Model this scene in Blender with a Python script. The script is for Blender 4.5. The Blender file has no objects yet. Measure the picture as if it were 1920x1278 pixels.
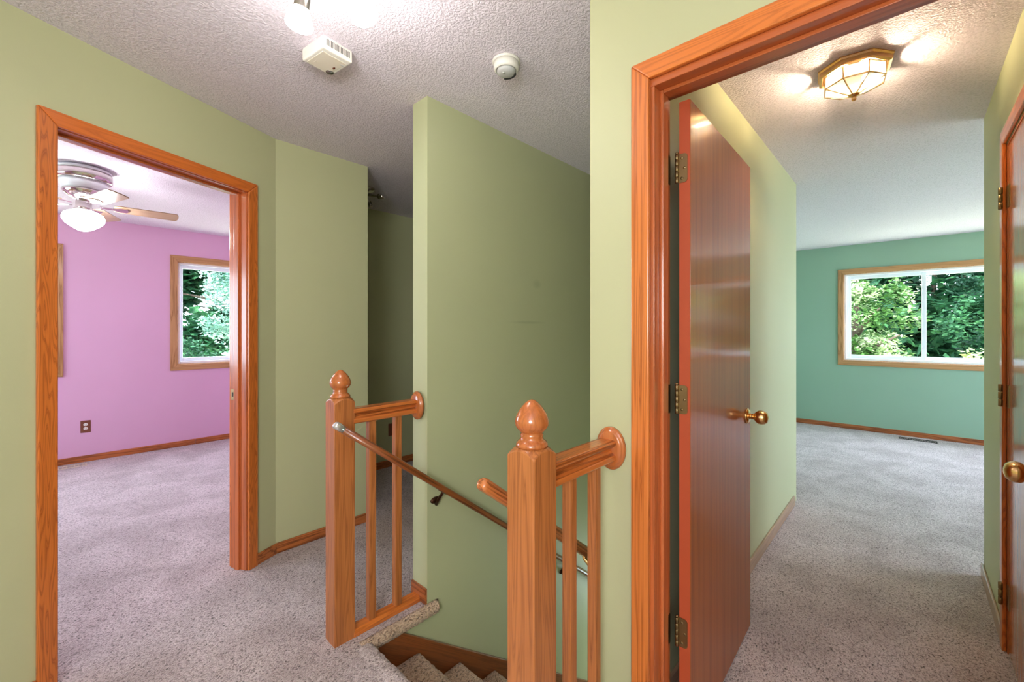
import bpy, bmesh, math, random
from mathutils import Vector, Matrix
random.seed(7)
S = bpy.context.scene
COL = S.collection
PI = math.pi
EYE = 1.318          # camera height
CEIL = 2.44
FOC = 797.3 / 1920 * 36
YAW = 0.7508

# ------------------------------------------------------------------ materials
MATS = {}
def lin(c):
    return tuple(((v / 255) / 12.92 if v / 255 <= .04045 else (((v / 255) + .055) / 1.055) ** 2.4) for v in c) + (1,)

def new_mat(name):
    m = bpy.data.materials.new(name); m.use_nodes = True
    nt = m.node_tree; nt.nodes.clear()
    out = nt.nodes.new('ShaderNodeOutputMaterial')
    MATS[name] = m
    return m, nt, out

def node(nt, kind, **kw):
    n = nt.nodes.new(kind)
    for k, v in kw.items():
        if k in ('inp',):
            for a, b in v.items(): n.inputs[a].default_value = b
        else: setattr(n, k, v)
    return n

def principled(nt, out, **inp):
    p = nt.nodes.new('ShaderNodeBsdfPrincipled')
    for k, v in inp.items(): p.inputs[k.replace('_', ' ')].default_value = v
    nt.links.new(p.outputs[0], out.inputs[0])
    return p

def ramp(nt, stops, src, interp='LINEAR'):
    r = nt.nodes.new('ShaderNodeValToRGB'); r.color_ramp.interpolation = interp
    e = r.color_ramp.elements
    while len(e) < len(stops): e.new(.5)
    for k, (p, c) in enumerate(stops): e[k].position = p; e[k].color = c
    nt.links.new(src, r.inputs[0])
    return r

def simple(name, rgb, rough=.5, metal=0, coat=0, **kw):
    m, nt, out = new_mat(name)
    p = principled(nt, out, Base_Color=lin(rgb), Roughness=rough, Metallic=metal, Coat_Weight=coat)
    for k, v in kw.items(): p.inputs[k.replace('_', ' ')].default_value = v
    return m

def paint(name, rgb, rough=.55, marks=()):
    """matt wall paint with a faint roller stipple; marks = small scuffs with a place and shape of their own"""
    m, nt, out = new_mat(name)
    p = principled(nt, out, Roughness=rough)
    geo = node(nt, 'ShaderNodeNewGeometry')
    n = node(nt, 'ShaderNodeTexNoise', inp={'Scale': 1.3, 'Detail': 3})
    nt.links.new(geo.outputs['Position'], n.inputs['Vector'])
    c = lin(rgb)
    d = tuple(v * .95 for v in c[:3]) + (1,)
    r = ramp(nt, [(.3, d), (.7, c)], n.outputs[0])
    last = r.outputs[0]
    for (cx, cy, cz, sx, sy, sz, amt) in marks:
        mp = node(nt, 'ShaderNodeMapping', vector_type='POINT')
        mp.inputs['Location'].default_value = (-cx / sx, -cy / sy, -cz / sz)
        mp.inputs['Scale'].default_value = (1 / sx, 1 / sy, 1 / sz)
        nt.links.new(geo.outputs['Position'], mp.inputs['Vector'])
        ln = node(nt, 'ShaderNodeVectorMath', operation='LENGTH')
        nt.links.new(mp.outputs[0], ln.inputs[0])
        mr = node(nt, 'ShaderNodeMapRange', inp={'From Min': .3, 'From Max': 1, 'To Min': 1 - amt, 'To Max': 1})
        nt.links.new(ln.outputs['Value'], mr.inputs['Value'])
        mx = node(nt, 'ShaderNodeMix', data_type='RGBA', blend_type='MULTIPLY')
        mx.inputs['Factor'].default_value = 1
        nt.links.new(last, mx.inputs['A']); nt.links.new(mr.outputs[0], mx.inputs['B'])
        last = mx.outputs['Result']
    nt.links.new(last, p.inputs['Base Color'])
    n2 = node(nt, 'ShaderNodeTexNoise', inp={'Scale': 260, 'Detail': 1})
    nt.links.new(geo.outputs['Position'], n2.inputs['Vector'])
    b = node(nt, 'ShaderNodeBump', inp={'Strength': .06, 'Distance': .002})
    nt.links.new(n2.outputs[0], b.inputs['Height']); nt.links.new(b.outputs[0], p.inputs['Normal'])
    return m

def wood(name, light, dark, axis='Z', across=16, along=1.3, rings=9, rough=.3, coat=.35, pore=.5, rot=0, rotx=0, grain=1.0, straight=0, spec=.4, crough=.12):
    """oiled oak: contours of a stretched noise give cathedral grain; axis = direction of the grain"""
    m, nt, out = new_mat(name)
    p = principled(nt, out, Roughness=rough, Coat_Weight=coat, Coat_Roughness=crough, Specular_IOR_Level=spec, Coat_IOR=1.55 if coat >= .6 else 1.5)
    geo = node(nt, 'ShaderNodeNewGeometry')
    oi = node(nt, 'ShaderNodeObjectInfo')
    vr = node(nt, 'ShaderNodeVectorRotate', rotation_type='X_AXIS' if rotx else 'Z_AXIS', inp={'Angle': rotx or rot})
    nt.links.new(geo.outputs['Position'], vr.inputs['Vector'])
    off = node(nt, 'ShaderNodeVectorMath', operation='SCALE')
    off.inputs[0].default_value = (7.3, 11.1, 5.7)
    nt.links.new(oi.outputs['Random'], off.inputs['Scale'])
    add = node(nt, 'ShaderNodeVectorMath', operation='ADD')
    nt.links.new(vr.outputs[0], add.inputs[0]); nt.links.new(off.outputs[0], add.inputs[1])
    def scaled(a, l):
        mp = node(nt, 'ShaderNodeMapping')
        mp.inputs['Scale'].default_value = tuple(l if axis == k else a for k in 'XYZ')
        nt.links.new(add.outputs[0], mp.inputs['Vector'])
        return mp.outputs[0]
    n1 = node(nt, 'ShaderNodeTexNoise', inp={'Scale': 1, 'Detail': 1.5, 'Roughness': .45})
    nt.links.new(scaled(across, along), n1.inputs['Vector'])
    mu = node(nt, 'ShaderNodeMath', operation='MULTIPLY'); mu.inputs[1].default_value = rings * 2 * PI
    nt.links.new(n1.outputs[0], mu.inputs[0])
    sn = node(nt, 'ShaderNodeMath', operation='SINE'); nt.links.new(mu.outputs[0], sn.inputs[0])
    r1 = ramp(nt, [(0, (0, 0, 0, 1)), (.5, (.10, .10, .10, 1)), (.82, (.55, .55, .55, 1)), (.95, (.9, .9, .9, 1)), (1, (.5, .5, .5, 1))], None or sn.outputs[0])
    mr = node(nt, 'ShaderNodeMapRange', inp={'From Min': -1, 'From Max': 1})
    nt.links.new(sn.outputs[0], mr.inputs['Value']); nt.links.new(mr.outputs[0], r1.inputs[0])
    n2 = node(nt, 'ShaderNodeTexNoise', inp={'Scale': 1, 'Detail': 2})
    nt.links.new(scaled(330, 7), n2.inputs['Vector'])
    n3 = node(nt, 'ShaderNodeTexNoise', inp={'Scale': 1, 'Detail': 2})
    nt.links.new(scaled(38, .8), n3.inputs['Vector'])
    a = node(nt, 'ShaderNodeMath', operation='MULTIPLY_ADD'); a.inputs[1].default_value = pore; 
    nt.links.new(n2.outputs[0], a.inputs[0])
    g = node(nt, 'ShaderNodeMath', operation='MULTIPLY'); g.inputs[1].default_value = grain
    nt.links.new(r1.outputs[0], g.inputs[0]); nt.links.new(g.outputs[0], a.inputs[2])
    a2 = node(nt, 'ShaderNodeMath', operation='MULTIPLY_ADD'); a2.inputs[1].default_value = .55 + straight
    nt.links.new(n3.outputs[0], a2.inputs[0]); nt.links.new(a.outputs[0], a2.inputs[2])
    sub = node(nt, 'ShaderNodeMath', operation='SUBTRACT', use_clamp=True); sub.inputs[1].default_value = .5 + straight * .5
    nt.links.new(a2.outputs[0], sub.inputs[0])
    mid = tuple((x * .6 + y * .4) for x, y in zip(lin(light)[:3], lin(dark)[:3])) + (1,)
    r = ramp(nt, [(0, lin(light)), (.4, mid), (1, lin(dark))], sub.outputs[0])
    nt.links.new(r.outputs[0], p.inputs['Base Color'])
    b = node(nt, 'ShaderNodeBump', inp={'Strength': .08, 'Distance': .002}); b.invert = True
    nt.links.new(a.outputs[0], b.inputs['Height']); nt.links.new(b.outputs[0], p.inputs['Normal'])
    return m

def carpet(name, c_light, c_mid, c_dark, scale=1.0, bump=.9):
    m, nt, out = new_mat(name)
    p = principled(nt, out, Roughness=.95)
    p.inputs['Sheen Weight'].default_value = .25; p.inputs['Sheen Roughness'].default_value = .5
    geo = node(nt, 'ShaderNodeNewGeometry')
    nd = node(nt, 'ShaderNodeTexNoise', inp={'Scale': 70 * scale, 'Detail': 1})
    nt.links.new(geo.outputs['Position'], nd.inputs['Vector'])
    vs = node(nt, 'ShaderNodeVectorMath', operation='SCALE', inp={'Scale': .016 / scale})
    nt.links.new(nd.outputs['Color'], vs.inputs[0])
    ad = node(nt, 'ShaderNodeVectorMath', operation='ADD')
    nt.links.new(geo.outputs['Position'], ad.inputs[0]); nt.links.new(vs.outputs[0], ad.inputs[1])
    mp = node(nt, 'ShaderNodeMapping'); mp.inputs['Rotation'].default_value = (0, 0, .75)
    mp.inputs['Scale'].default_value = (1, .55, 1)
    nt.links.new(ad.outputs[0], mp.inputs['Vector'])
    n1 = node(nt, 'ShaderNodeTexNoise', inp={'Scale': 190 * scale, 'Detail': 2.5, 'Roughness': .55})
    nt.links.new(mp.outputs[0], n1.inputs['Vector'])
    r = ramp(nt, [(.30, lin(c_dark)), (.43, lin(c_mid)), (.58, lin(c_light))], n1.outputs[0])
    nf = node(nt, 'ShaderNodeTexNoise', inp={'Scale': 320 * scale, 'Detail': 0})
    nt.links.new(geo.outputs['Position'], nf.inputs['Vector'])
    fl = ramp(nt, [(.36, (.84, .82, .81, 1)), (.5, (1, 1, 1, 1))], nf.outputs[0])
    n3 = node(nt, 'ShaderNodeTexNoise', inp={'Scale': 3.2, 'Detail': 3, 'Distortion': .6})
    nt.links.new(geo.outputs['Position'], n3.inputs['Vector'])
    nap = ramp(nt, [(.36, (.76, .74, .73, 1)), (.6, (1, 1, 1, 1))], n3.outputs[0])
    mx = node(nt, 'ShaderNodeMix', data_type='RGBA', blend_type='MULTIPLY'); mx.inputs['Factor'].default_value = 1
    nt.links.new(r.outputs[0], mx.inputs['A']); nt.links.new(fl.outputs[0], mx.inputs['B'])
    mx2 = node(nt, 'ShaderNodeMix', data_type='RGBA', blend_type='MULTIPLY'); mx2.inputs['Factor'].default_value = 1
    nt.links.new(mx.outputs['Result'], mx2.inputs['A']); nt.links.new(nap.outputs[0], mx2.inputs['B'])
    nt.links.new(mx2.outputs['Result'], p.inputs['Base Color'])
    b = node(nt, 'ShaderNodeBump', inp={'Strength': bump, 'Distance': .014})
    nt.links.new(n1.outputs[0], b.inputs['Height']); nt.links.new(b.outputs[0], p.inputs['Normal'])
    return m

def popcorn(name, rgb):
    m, nt, out = new_mat(name)
    p = principled(nt, out, Roughness=.9)
    geo = node(nt, 'ShaderNodeNewGeometry')
    n0 = node(nt, 'ShaderNodeTexNoise', inp={'Scale': 60, 'Detail': 1})
    nt.links.new(geo.outputs['Position'], n0.inputs['Vector'])
    vs = node(nt, 'ShaderNodeVectorMath', operation='SCALE', inp={'Scale': .012})
    nt.links.new(n0.outputs['Color'], vs.inputs[0])
    ad = node(nt, 'ShaderNodeVectorMath', operation='ADD')
    nt.links.new(geo.outputs['Position'], ad.inputs[0]); nt.links.new(vs.outputs[0], ad.inputs[1])
    n1 = node(nt, 'ShaderNodeTexNoise', inp={'Scale': 105, 'Detail': 2, 'Roughness': .6})
    nt.links.new(ad.outputs[0], n1.inputs['Vector'])
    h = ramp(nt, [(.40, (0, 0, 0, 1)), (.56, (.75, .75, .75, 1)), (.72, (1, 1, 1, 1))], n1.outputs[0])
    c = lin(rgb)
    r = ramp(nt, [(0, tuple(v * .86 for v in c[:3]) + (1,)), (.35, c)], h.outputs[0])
    nt.links.new(r.outputs[0], p.inputs['Base Color'])
    b = node(nt, 'ShaderNodeBump', inp={'Strength': .55, 'Distance': .0055})
    nt.links.new(h.outputs[0], b.inputs['Height']); nt.links.new(b.outputs[0], p.inputs['Normal'])
    return m

def emitter(name, rgb, strength):
    m, nt, out = new_mat(name)
    e = node(nt, 'ShaderNodeEmission'); e.inputs[0].default_value = rgb + (1,); e.inputs[1].default_value = strength
    nt.links.new(e.outputs[0], out.inputs[0])
    return m

def thin_glass(name, tint=(1, 1, 1), refl=1.0, rough=0.0, haze=0):
    m, nt, out = new_mat(name)
    t = node(nt, 'ShaderNodeBsdfTransparent'); t.inputs[0].default_value = tint + (1,)
    g = node(nt, 'ShaderNodeBsdfGlossy'); g.inputs['Roughness'].default_value = rough
    f = node(nt, 'ShaderNodeFresnel', inp={'IOR': 1.45})
    mu = node(nt, 'ShaderNodeMath', operation='MULTIPLY'); mu.inputs[1].default_value = refl
    nt.links.new(f.outputs[0], mu.inputs[0])
    mx = node(nt, 'ShaderNodeMixShader')
    nt.links.new(mu.outputs[0], mx.inputs[0]); nt.links.new(t.outputs[0], mx.inputs[1]); nt.links.new(g.outputs[0], mx.inputs[2])
    last = mx
    if haze:
        tl = node(nt, 'ShaderNodeBsdfTranslucent'); tl.inputs[0].default_value = (1, .95, .85, 1)
        mh = node(nt, 'ShaderNodeMixShader'); mh.inputs[0].default_value = haze
        nt.links.new(mx.outputs[0], mh.inputs[1]); nt.links.new(tl.outputs[0], mh.inputs[2]); last = mh
    nt.links.new(last.outputs[0], out.inputs[0])
    return m

def leafmat(name, a, b, c):
    m, nt, out = new_mat(name)
    geo = node(nt, 'ShaderNodeNewGeometry')
    n = node(nt, 'ShaderNodeTexNoise', inp={'Scale': 1.6, 'Detail': 4, 'Roughness': .75})
    nt.links.new(geo.outputs['Position'], n.inputs['Vector'])
    r = ramp(nt, [(.3, lin(a)), (.5, lin(b)), (.68, lin(c))], n.outputs[0])
    p = nt.nodes.new('ShaderNodeBsdfPrincipled'); p.inputs['Roughness'].default_value = .6; p.inputs['Specular IOR Level'].default_value = .25
    nt.links.new(r.outputs[0], p.inputs['Base Color'])
    t = node(nt, 'ShaderNodeBsdfTranslucent'); nt.links.new(r.outputs[0], t.inputs[0])
    mx = node(nt, 'ShaderNodeMixShader'); mx.inputs[0].default_value = .3
    nt.links.new(p.outputs[0], mx.inputs[1]); nt.links.new(t.outputs[0], mx.inputs[2]); nt.links.new(mx.outputs[0], out.inputs[0])
    return m

ANG = .4346                                   # the left door wall turns this much off the stair walls
WALL = paint('sage wall paint', (188, 189, 149))
STAIRWALL = paint('sage stair wall paint', (184, 188, 148), marks=((-1.69, 2.04, 1.60, .05, .05, .035, .13), (-1.69, 1.955, 1.362, .05, .19, .012, .14)))
PINK = paint('pink wall paint', (220, 171, 203))
MINT = paint('mint wall paint', (144, 174, 152))
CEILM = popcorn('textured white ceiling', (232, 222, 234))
CARP = carpet('taupe frieze carpet', (226, 210, 212), (188, 168, 169), (68, 56, 53), .92)
CARP2 = carpet('brown stair carpet', (236, 206, 178), (194, 161, 134), (70, 50, 38), .85)
OAKZ = wood('honey oak upright', (208, 114, 48), (140, 66, 22), 'Z', across=26, along=2.0, rings=18, grain=.7)
OAKS = wood('straight oak upright', (212, 122, 58), (146, 70, 26), 'Z', across=70, along=1.1, rings=5, grain=.75)
JAMBX = wood('oak head jamb', (186, 98, 52), (116, 54, 26), 'X', across=24, along=.8, rings=4, rough=.3, coat=.5, grain=.5)
JAMBC = wood('oak head jamb turned', (186, 98, 52), (116, 54, 26), 'Y', across=24, along=.8, rings=4, rough=.3, coat=.5, grain=.5, rot=-ANG)
OAKX = wood('honey oak crosswise', (216, 122, 54), (150, 72, 26), 'X', rings=12, grain=.5)
OAKY = wood('honey oak lengthwise', (212, 118, 50), (140, 66, 24), 'Y', grain=.5)
OAKC = wood('honey oak head casing', (212, 112, 44), (150, 70, 24), 'Y', rot=-ANG, grain=.35)
NEWEL = wood('oak newel', (190, 116, 62), (124, 66, 32), 'Z', across=26, along=1.0, rings=12, rough=.35, grain=.5, pore=.8)
OAKT = wood('turned oak', (186, 104, 52), (116, 56, 26), 'Z', across=70, along=5, rings=4, rough=.22, coat=.6, grain=.35)
RAILW = wood('oak rail', (200, 112, 52), (112, 52, 20), 'Y', across=40, along=1, rings=5, rough=.28, coat=.5)
SLP = math.atan(.7475)
DARKRAIL = wood('walnut stained rail', (142, 76, 36), (76, 36, 16), 'Y', rotx=SLP, across=60, along=1.2, rings=5, rough=.28, coat=.5)
STUBRAIL = wood('oak stair rail', (196, 116, 62), (112, 54, 22), 'Y', rotx=SLP, across=60, along=1.2, rings=5, rough=.28, coat=.5)
BASEW = wood('oak baseboard', (186, 106, 54), (112, 56, 24), 'Y', across=30, along=1, rings=5)
BASEX = wood('oak baseboard across', (176, 100, 56), (112, 56, 26), 'X', across=30, along=1, rings=5)
BASEP = wood('glare toned baseboard', (176, 140, 112), (130, 96, 70), 'Y', across=30, along=1, rings=5, grain=.5)  # pale taupe puts the baseboard glare into the wood colour
WINW = wood('pale oak window casing', (190, 142, 96), (146, 98, 56), 'Z', across=30, along=1.5, rings=6, coat=.1, rough=.45)
SLAB = wood('varnished door veneer', (170, 92, 38), (112, 54, 20), 'Z', across=30, along=.5, rings=3, rough=.5, coat=.6, pore=.6, grain=.3, straight=.2, spec=.08, crough=.13)
SLAB2 = wood('varnished closet door veneer', (198, 118, 64), (140, 74, 36), 'Z', across=24, along=.6, rings=5, rough=.4, coat=1, grain=.5, spec=.15, crough=.12)
DEDGE = simple('red stained door edge', (178, 74, 40), .5)
JAMB = wood('oak jamb', (196, 106, 58), (116, 54, 26), 'Z', across=24, along=.8, rings=4, rough=.3, coat=.5, grain=.5)
SKIRT = wood('oak skirt board', (142, 76, 34), (88, 44, 18), 'Y', rotx=SLP, across=40, along=1, rings=6, rough=.35, grain=.5)
VINYL = simple('white vinyl', (232, 236, 242), .35)
WHITEP = simple('white plastic', (232, 228, 220), .4)
CREAM = simple('cream plastic', (222, 212, 196), .45)
GREYP = simple('grey plastic', (196, 196, 196), .5)
DARKP = simple('dark slot', (24, 22, 22), .7)
REDLED = simple('dark red lens', (92, 34, 20), .2)
CHROME = simple('polished nickel', (214, 206, 204), .12, 1)
NICKEL = simple('satin nickel', (150, 142, 138), .32, 1)
BRASS = simple('polished brass', (232, 190, 132), .22, 1)
ABRASS = simple('antique brass', (150, 128, 92), .38, 1)
BRONZE = simple('dark bronze', (70, 44, 30), .35, .8)
BRNPL = simple('brown outlet plate', (120, 66, 44), .4)
BLACKM = simple('black metal', (26, 24, 24), .5)
CREAMM = simple('cream metal', (214, 196, 176), .5)
BLADE = wood('light maple fan blade', (172, 142, 114), (134, 104, 80), 'Y', across=40, along=1.5, rings=4, grain=.4, coat=.2)
WINX = wood('pale oak casing x', (190, 142, 96), (150, 102, 60), 'X', across=30, along=1.5, rings=6, coat=.1, rough=.45, grain=.6)
WINY = wood('pale oak casing y', (190, 142, 96), (150, 102, 60), 'Y', across=30, along=1.5, rings=6, coat=.1, rough=.45, grain=.6)
GLASS = thin_glass('window glass', (.97, .99, .98), .08)
LAMPGLASS = thin_glass('bevelled lamp glass', (1, .97, .9), 1.0, .05, .03)
EM_HALL = emitter('lit frosted shade', (1, .95, .90), 50)
EM_FAN = emitter('lit opal globe', (.96, .97, 1), 30)
EM_BRASS = emitter('lit bulb', (1, .83, .63), 210)
BARK = simple('bark', (72, 58, 46), .9)
LEAF_A = leafmat('highlighted maple leaves', (26, 52, 22), (66, 104, 44), (222, 230, 184))  # last tone paints near-white sun highlights into the foliage
LEAF_B = leafmat('dark leaves', (12, 36, 24), (28, 70, 42), (74, 122, 76))
LEAF_C = leafmat('pale leaves', (66, 92, 40), (150, 170, 96), (228, 230, 186))
LEAF_D = leafmat('blue green leaves', (34, 66, 56), (92, 128, 112), (200, 218, 204))
GRASS = simple('lawn', (186, 190, 160), .9)
CONC = simple('painted stair well', (160, 165, 130), .7)

# ------------------------------------------------------------------ mesh builder
class MB:
    def __init__(s, T=None): s.bm = bmesh.new(); s.T = T; s.sm = set()
    def v(s, p): return s.bm.verts.new(s.T(*p) if s.T else p)
    def face(s, vs):
        try: return s.bm.faces.new(vs)
        except ValueError: return None
    def box(s, a, b):
        x0, y0, z0 = a; x1, y1, z1 = b
        x0, x1 = min(x0, x1), max(x0, x1); y0, y1 = min(y0, y1), max(y0, y1); z0, z1 = min(z0, z1), max(z0, z1)
        vs = [s.v(p) for p in ((x0,y0,z0),(x1,y0,z0),(x1,y1,z0),(x0,y1,z0),(x0,y0,z1),(x1,y0,z1),(x1,y1,z1),(x0,y1,z1))]
        for f in ((0,3,2,1),(4,5,6,7),(0,1,5,4),(1,2,6,5),(2,3,7,6),(3,0,4,7)): s.face([vs[i] for i in f])
        return s
    def poly(s, A, B, smooth=False):
        """two matching loops of points -> capped tube"""
        a = [s.v(p) for p in A]; b = [s.v(p) for p in B]; n = len(a)
        s.face(a[::-1]); s.face(b)
        for i in range(n):
            f = s.face([a[i], a[(i+1) % n], b[(i+1) % n], b[i]])
            if f and smooth: s.sm.add(f)
        return s
    def ext(s, prof, axis, a0, a1, smooth=False):
        """profile (p,q) in the two other axes extruded along axis"""
        def P(p, q, t): return {'X': (t, p, q), 'Y': (p, t, q), 'Z': (p, q, t)}[axis]
        return s.poly([P(p, q, a0) for p, q in prof], [P(p, q, a1) for p, q in prof], smooth)
    def loops(s, L, cap0=True, cap1=True, closed=True, smooth=True):
        R = [[s.v(p) for p in l] for l in L]; n = len(R[0])
        for a, b in zip(R, R[1:]):
            for i in range(n if closed else n - 1):
                f = s.face([a[i], a[(i+1) % n], b[(i+1) % n], b[i]])
                if f and smooth: s.sm.add(f)
        if cap0: s.face(R[0][::-1])
        if cap1: s.face(R[-1])
        return s
    def lathe(s, prof, c, axis=(0, 0, 1), n=28, sx=1, sy=1, ph=0, smooth=True):
        """prof: list of (radius, height along axis)"""
        ax = Vector(axis).normalized()
        u = Vector((1, 0, 0)) if abs(ax.x) < .9 else Vector((0, 1, 0))
        u = (u - ax * u.dot(ax)).normalized(); w = ax.cross(u)
        c = Vector(c); L = []
        for r, h in prof:
            r = max(r, 1e-4)
            L.append([tuple(c + ax * h + u * (r * sx * math.cos(ph + 2*PI*i/n)) + w * (r * sy * math.sin(ph + 2*PI*i/n))) for i in range(n)])
        return s.loops(L, smooth=smooth)
    def tube(s, pts, r, n=12, sx=1, sy=1, smooth=True):
        pts = [Vector(p) for p in pts]; L = []
        for i, p in enumerate(pts):
            t = (pts[min(i+1, len(pts)-1)] - pts[max(i-1, 0)]).normalized()
            u = t.cross(Vector((0, 0, 1)))
            if u.length < .05: u = t.cross(Vector((1, 0, 0)))
            u.normalize(); w = u.cross(t)
            rr = r[i] if isinstance(r, (list, tuple)) else r
            L.append([tuple(p + u * (rr*sx*math.cos(2*PI*k/n)) + w * (rr*sy*math.sin(2*PI*k/n))) for k in range(n)])
        return s.loops(L, smooth=smooth)
    def build(s, name, mat, parent=None, bevel=0, seg=2):
        bm = s.bm
        bmesh.ops.recalc_face_normals(bm, faces=bm.faces)
        for f in s.sm:
            if f.is_valid: f.smooth = True
        base = Vector((0, 0, 0))
        if parent is not None: base = wpos(parent)
        else:
            xs = [v.co for v in bm.verts]
            base = Vector(((min(v.x for v in xs)+max(v.x for v in xs))/2, (min(v.y for v in xs)+max(v.y for v in xs))/2, min(v.z for v in xs)))
        bmesh.ops.translate(bm, verts=bm.verts, vec=-base)
        me = bpy.data.meshes.new(name); bm.to_mesh(me); bm.free()
        o = bpy.data.objects.new(name, me); COL.objects.link(o)
        me.materials.append(mat)
        if parent is not None: o.parent = parent
        else: o.location = base
        if bevel:
            b = o.modifiers.new('bevel', 'BEVEL'); b.width = bevel; b.segments = seg; b.limit_method = 'ANGLE'; b.angle_limit = math.radians(40)
            b.harden_normals = False
        return o

def wpos(o):
    p = Vector((0, 0, 0))
    while o: p += o.location; o = o.parent
    return p

def tag(o, label=None, cat=None, group=None, kind=None):
    if label: o['label'] = label
    if cat: o['category'] = cat
    if group: o['group'] = group
    if kind: o['kind'] = kind
    return o

def thing(name, loc, label, cat, group=None):
    o = bpy.data.objects.new(name, None); COL.objects.link(o); o.location = loc; o.empty_display_size = .1
    return tag(o, label, cat, group)

def struct(o, label=None, cat=None):
    return tag(o, label, cat, kind='structure')

def sroot(name, loc, label, cat):
    o = bpy.data.objects.new(name, None); COL.objects.link(o); o.location = loc; o.empty_display_size = .1
    return struct(o, label, cat)

# frame of the turned (left door) wall: u along the wall away from the viewer, n into the hall
C0 = Vector((-2.259, -.127)); CU = Vector((-math.sin(ANG), math.cos(ANG))); CN = Vector((math.cos(ANG), math.sin(ANG)))
def TC(u, n, z):
    p = C0 + CU * u + CN * n
    return (p.x, p.y, z)

# ------------------------------------------------------------------ the shell
m = MB()
for a, b in (((-6.3, -2.8), (-1.69, 1.23)), ((-6.3, 1.23), (-1.75, 4.3)), ((-1.69, -2.8), (1.3, .88)), ((-.775, .88), (3.3, 3.95)), ((-1.5, 3.95), (3.3, 7.4))):
    m.box((a[0], a[1], -.045), (b[0], b[1], 0))
struct(m.build('floor', CARP), 'taupe frieze carpet across hall and rooms', 'floor')
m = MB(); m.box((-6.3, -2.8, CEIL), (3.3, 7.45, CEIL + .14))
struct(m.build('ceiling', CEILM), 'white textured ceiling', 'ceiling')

TOP = CEIL + .02
# turned wall with the left doorway (opening between jambs u .143 .. .921, head 2.062)
m = MB(TC)
m.box((-2.9, -.115, 0), (.125, 0, TOP)); m.box((.939, -.115, 0), (1.112, 0, TOP)); m.box((.125, -.115, 2.085), (.939, 0, TOP))
struct(m.build('wall_left', WALL), 'sage green wall with the left doorway', 'wall')
m = MB(); m.box((-2.855, .86, 0), (-2.727, 1.465, TOP)); struct(m.build('wall_left_end', WALL), 'sage green wall piece right of the left doorway', 'wall')
m = MB(); m.box((-3.66, 1.352, 0), (-2.727 - .128, 1.465, TOP)); struct(m.build('wall_niche_side', WALL), 'hall niche side wall behind the corner', 'wall')
m = MB(); m.box((-3.78, 1.352, 0), (-3.66, 4.3, TOP)); struct(m.build('wall_niche_back', WALL), 'shaded sage wall at the back of the hall', 'wall')
m = MB(); m.box((-3.66, 4.18, 0), (-1.81, 4.3, TOP)); struct(m.build('wall_niche_end', WALL), 'far end wall of the side hall', 'wall')
m = MB(); m.box((-1.81, 1.215, -2.75), (-1.69, 4.3, TOP)); m.box((-1.81, .6, -2.75), (-1.69, 1.215, -.046))
struct(m.build('wall_stair_left', STAIRWALL), 'sage wall beside the stairs with pale end face', 'wall')
m = MB(); m.box((-.78, 1.22, -2.75), (-.636, 3.78, TOP)); struct(m.build('wall_stair_right', WALL), 'sage wall between stairs and passage', 'wall')
m = MB(); m.box((-1.69, 3.78, -2.75), (-.636, 3.9, TOP)); struct(m.build('wall_stair_end', WALL), 'end wall over the stairs', 'wall')
m = MB(); m.box((-1.69, .6, -2.75), (-.66, .7, -.046)); struct(m.build('wall_stair_front', WALL), 'stair well wall under the landing', 'wall')
m = MB(); m.box((-.772, .7, -2.75), (-.66, 1.22, -.046)); struct(m.build('wall_stair_side', WALL), 'stair well wall under the right balustrade', 'wall')
m = MB(); m.box((-1.69, .7, -2.85), (-.66, 3.9, -2.75)); struct(m.build('floor_lower', CARP2), 'carpet at the foot of the stairs', 'floor')
# right doorway wall, Y 1.22 .. 1.335
m = MB(); m.box((-.636, 1.22, 0), (-.571, 1.335, TOP)); m.box((.228, 1.22, 0), (1.3, 1.335, TOP)); m.box((-.571, 1.22, 2.072), (.228, 1.335, TOP))
struct(m.build('wall_right', WALL), 'sage wall around the right doorway', 'wall')
# passage right wall with the closet opening Y 1.93 .. 2.643
m = MB(); m.box((.293, 1.335, 0), (.413, 1.925, TOP)); m.box((.293, 2.65, 0), (.413, 3.372, TOP)); m.box((.293, 1.925, 2.075), (.413, 2.65, TOP))
struct(m.build('wall_passage_right', WALL), 'sage passage wall with the closet door', 'wall')
m = MB(); m.box((.413, 1.335, 0), (1.2, 1.4, TOP)); m.box((1.1, 1.4, 0), (1.2, 3.26, TOP)); struct(m.build('wall_closet', WALL), 'closet wall', 'wall')
m = MB(); m.box((.413, 3.26, 0), (3.3, 3.372, TOP)); struct(m.build('wall_bedroom_front', MINT), 'mint bedroom wall beside passage', 'wall')
m = MB(); m.box((-1.42, 3.9, 0), (-1.3, 7.2, TOP)); struct(m.build('wall_bedroom_left', MINT), 'mint bedroom left wall', 'wall')
m = MB(); m.box((3.2, 3.372, 0), (3.3, 4.2, TOP)); m.box((3.2, 6.8, 0), (3.3, 7.2, TOP)); m.box((3.2, 4.2, 0), (3.3, 6.8, .4)); m.box((3.2, 4.2, 2.15), (3.3, 6.8, TOP)); struct(m.build('wall_bedroom_right', MINT), 'mint bedroom right wall', 'wall')
BW = (-.637, 1.95, .908, 2.059)      # bedroom window opening x0 x1 z0 z1
m = MB(); m.box((-1.42, 7.2, 0), (BW[0], 7.34, TOP)); m.box((BW[1], 7.2, 0), (3.3, 7.34, TOP)); m.box((BW[0], 7.2, 0), (BW[1], 7.34, BW[2])); m.box((BW[0], 7.2, BW[3]), (BW[1], 7.34, TOP))
struct(m.build('wall_bedroom_back', MINT), 'mint green bedroom wall with the wide window', 'wall')
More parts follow.
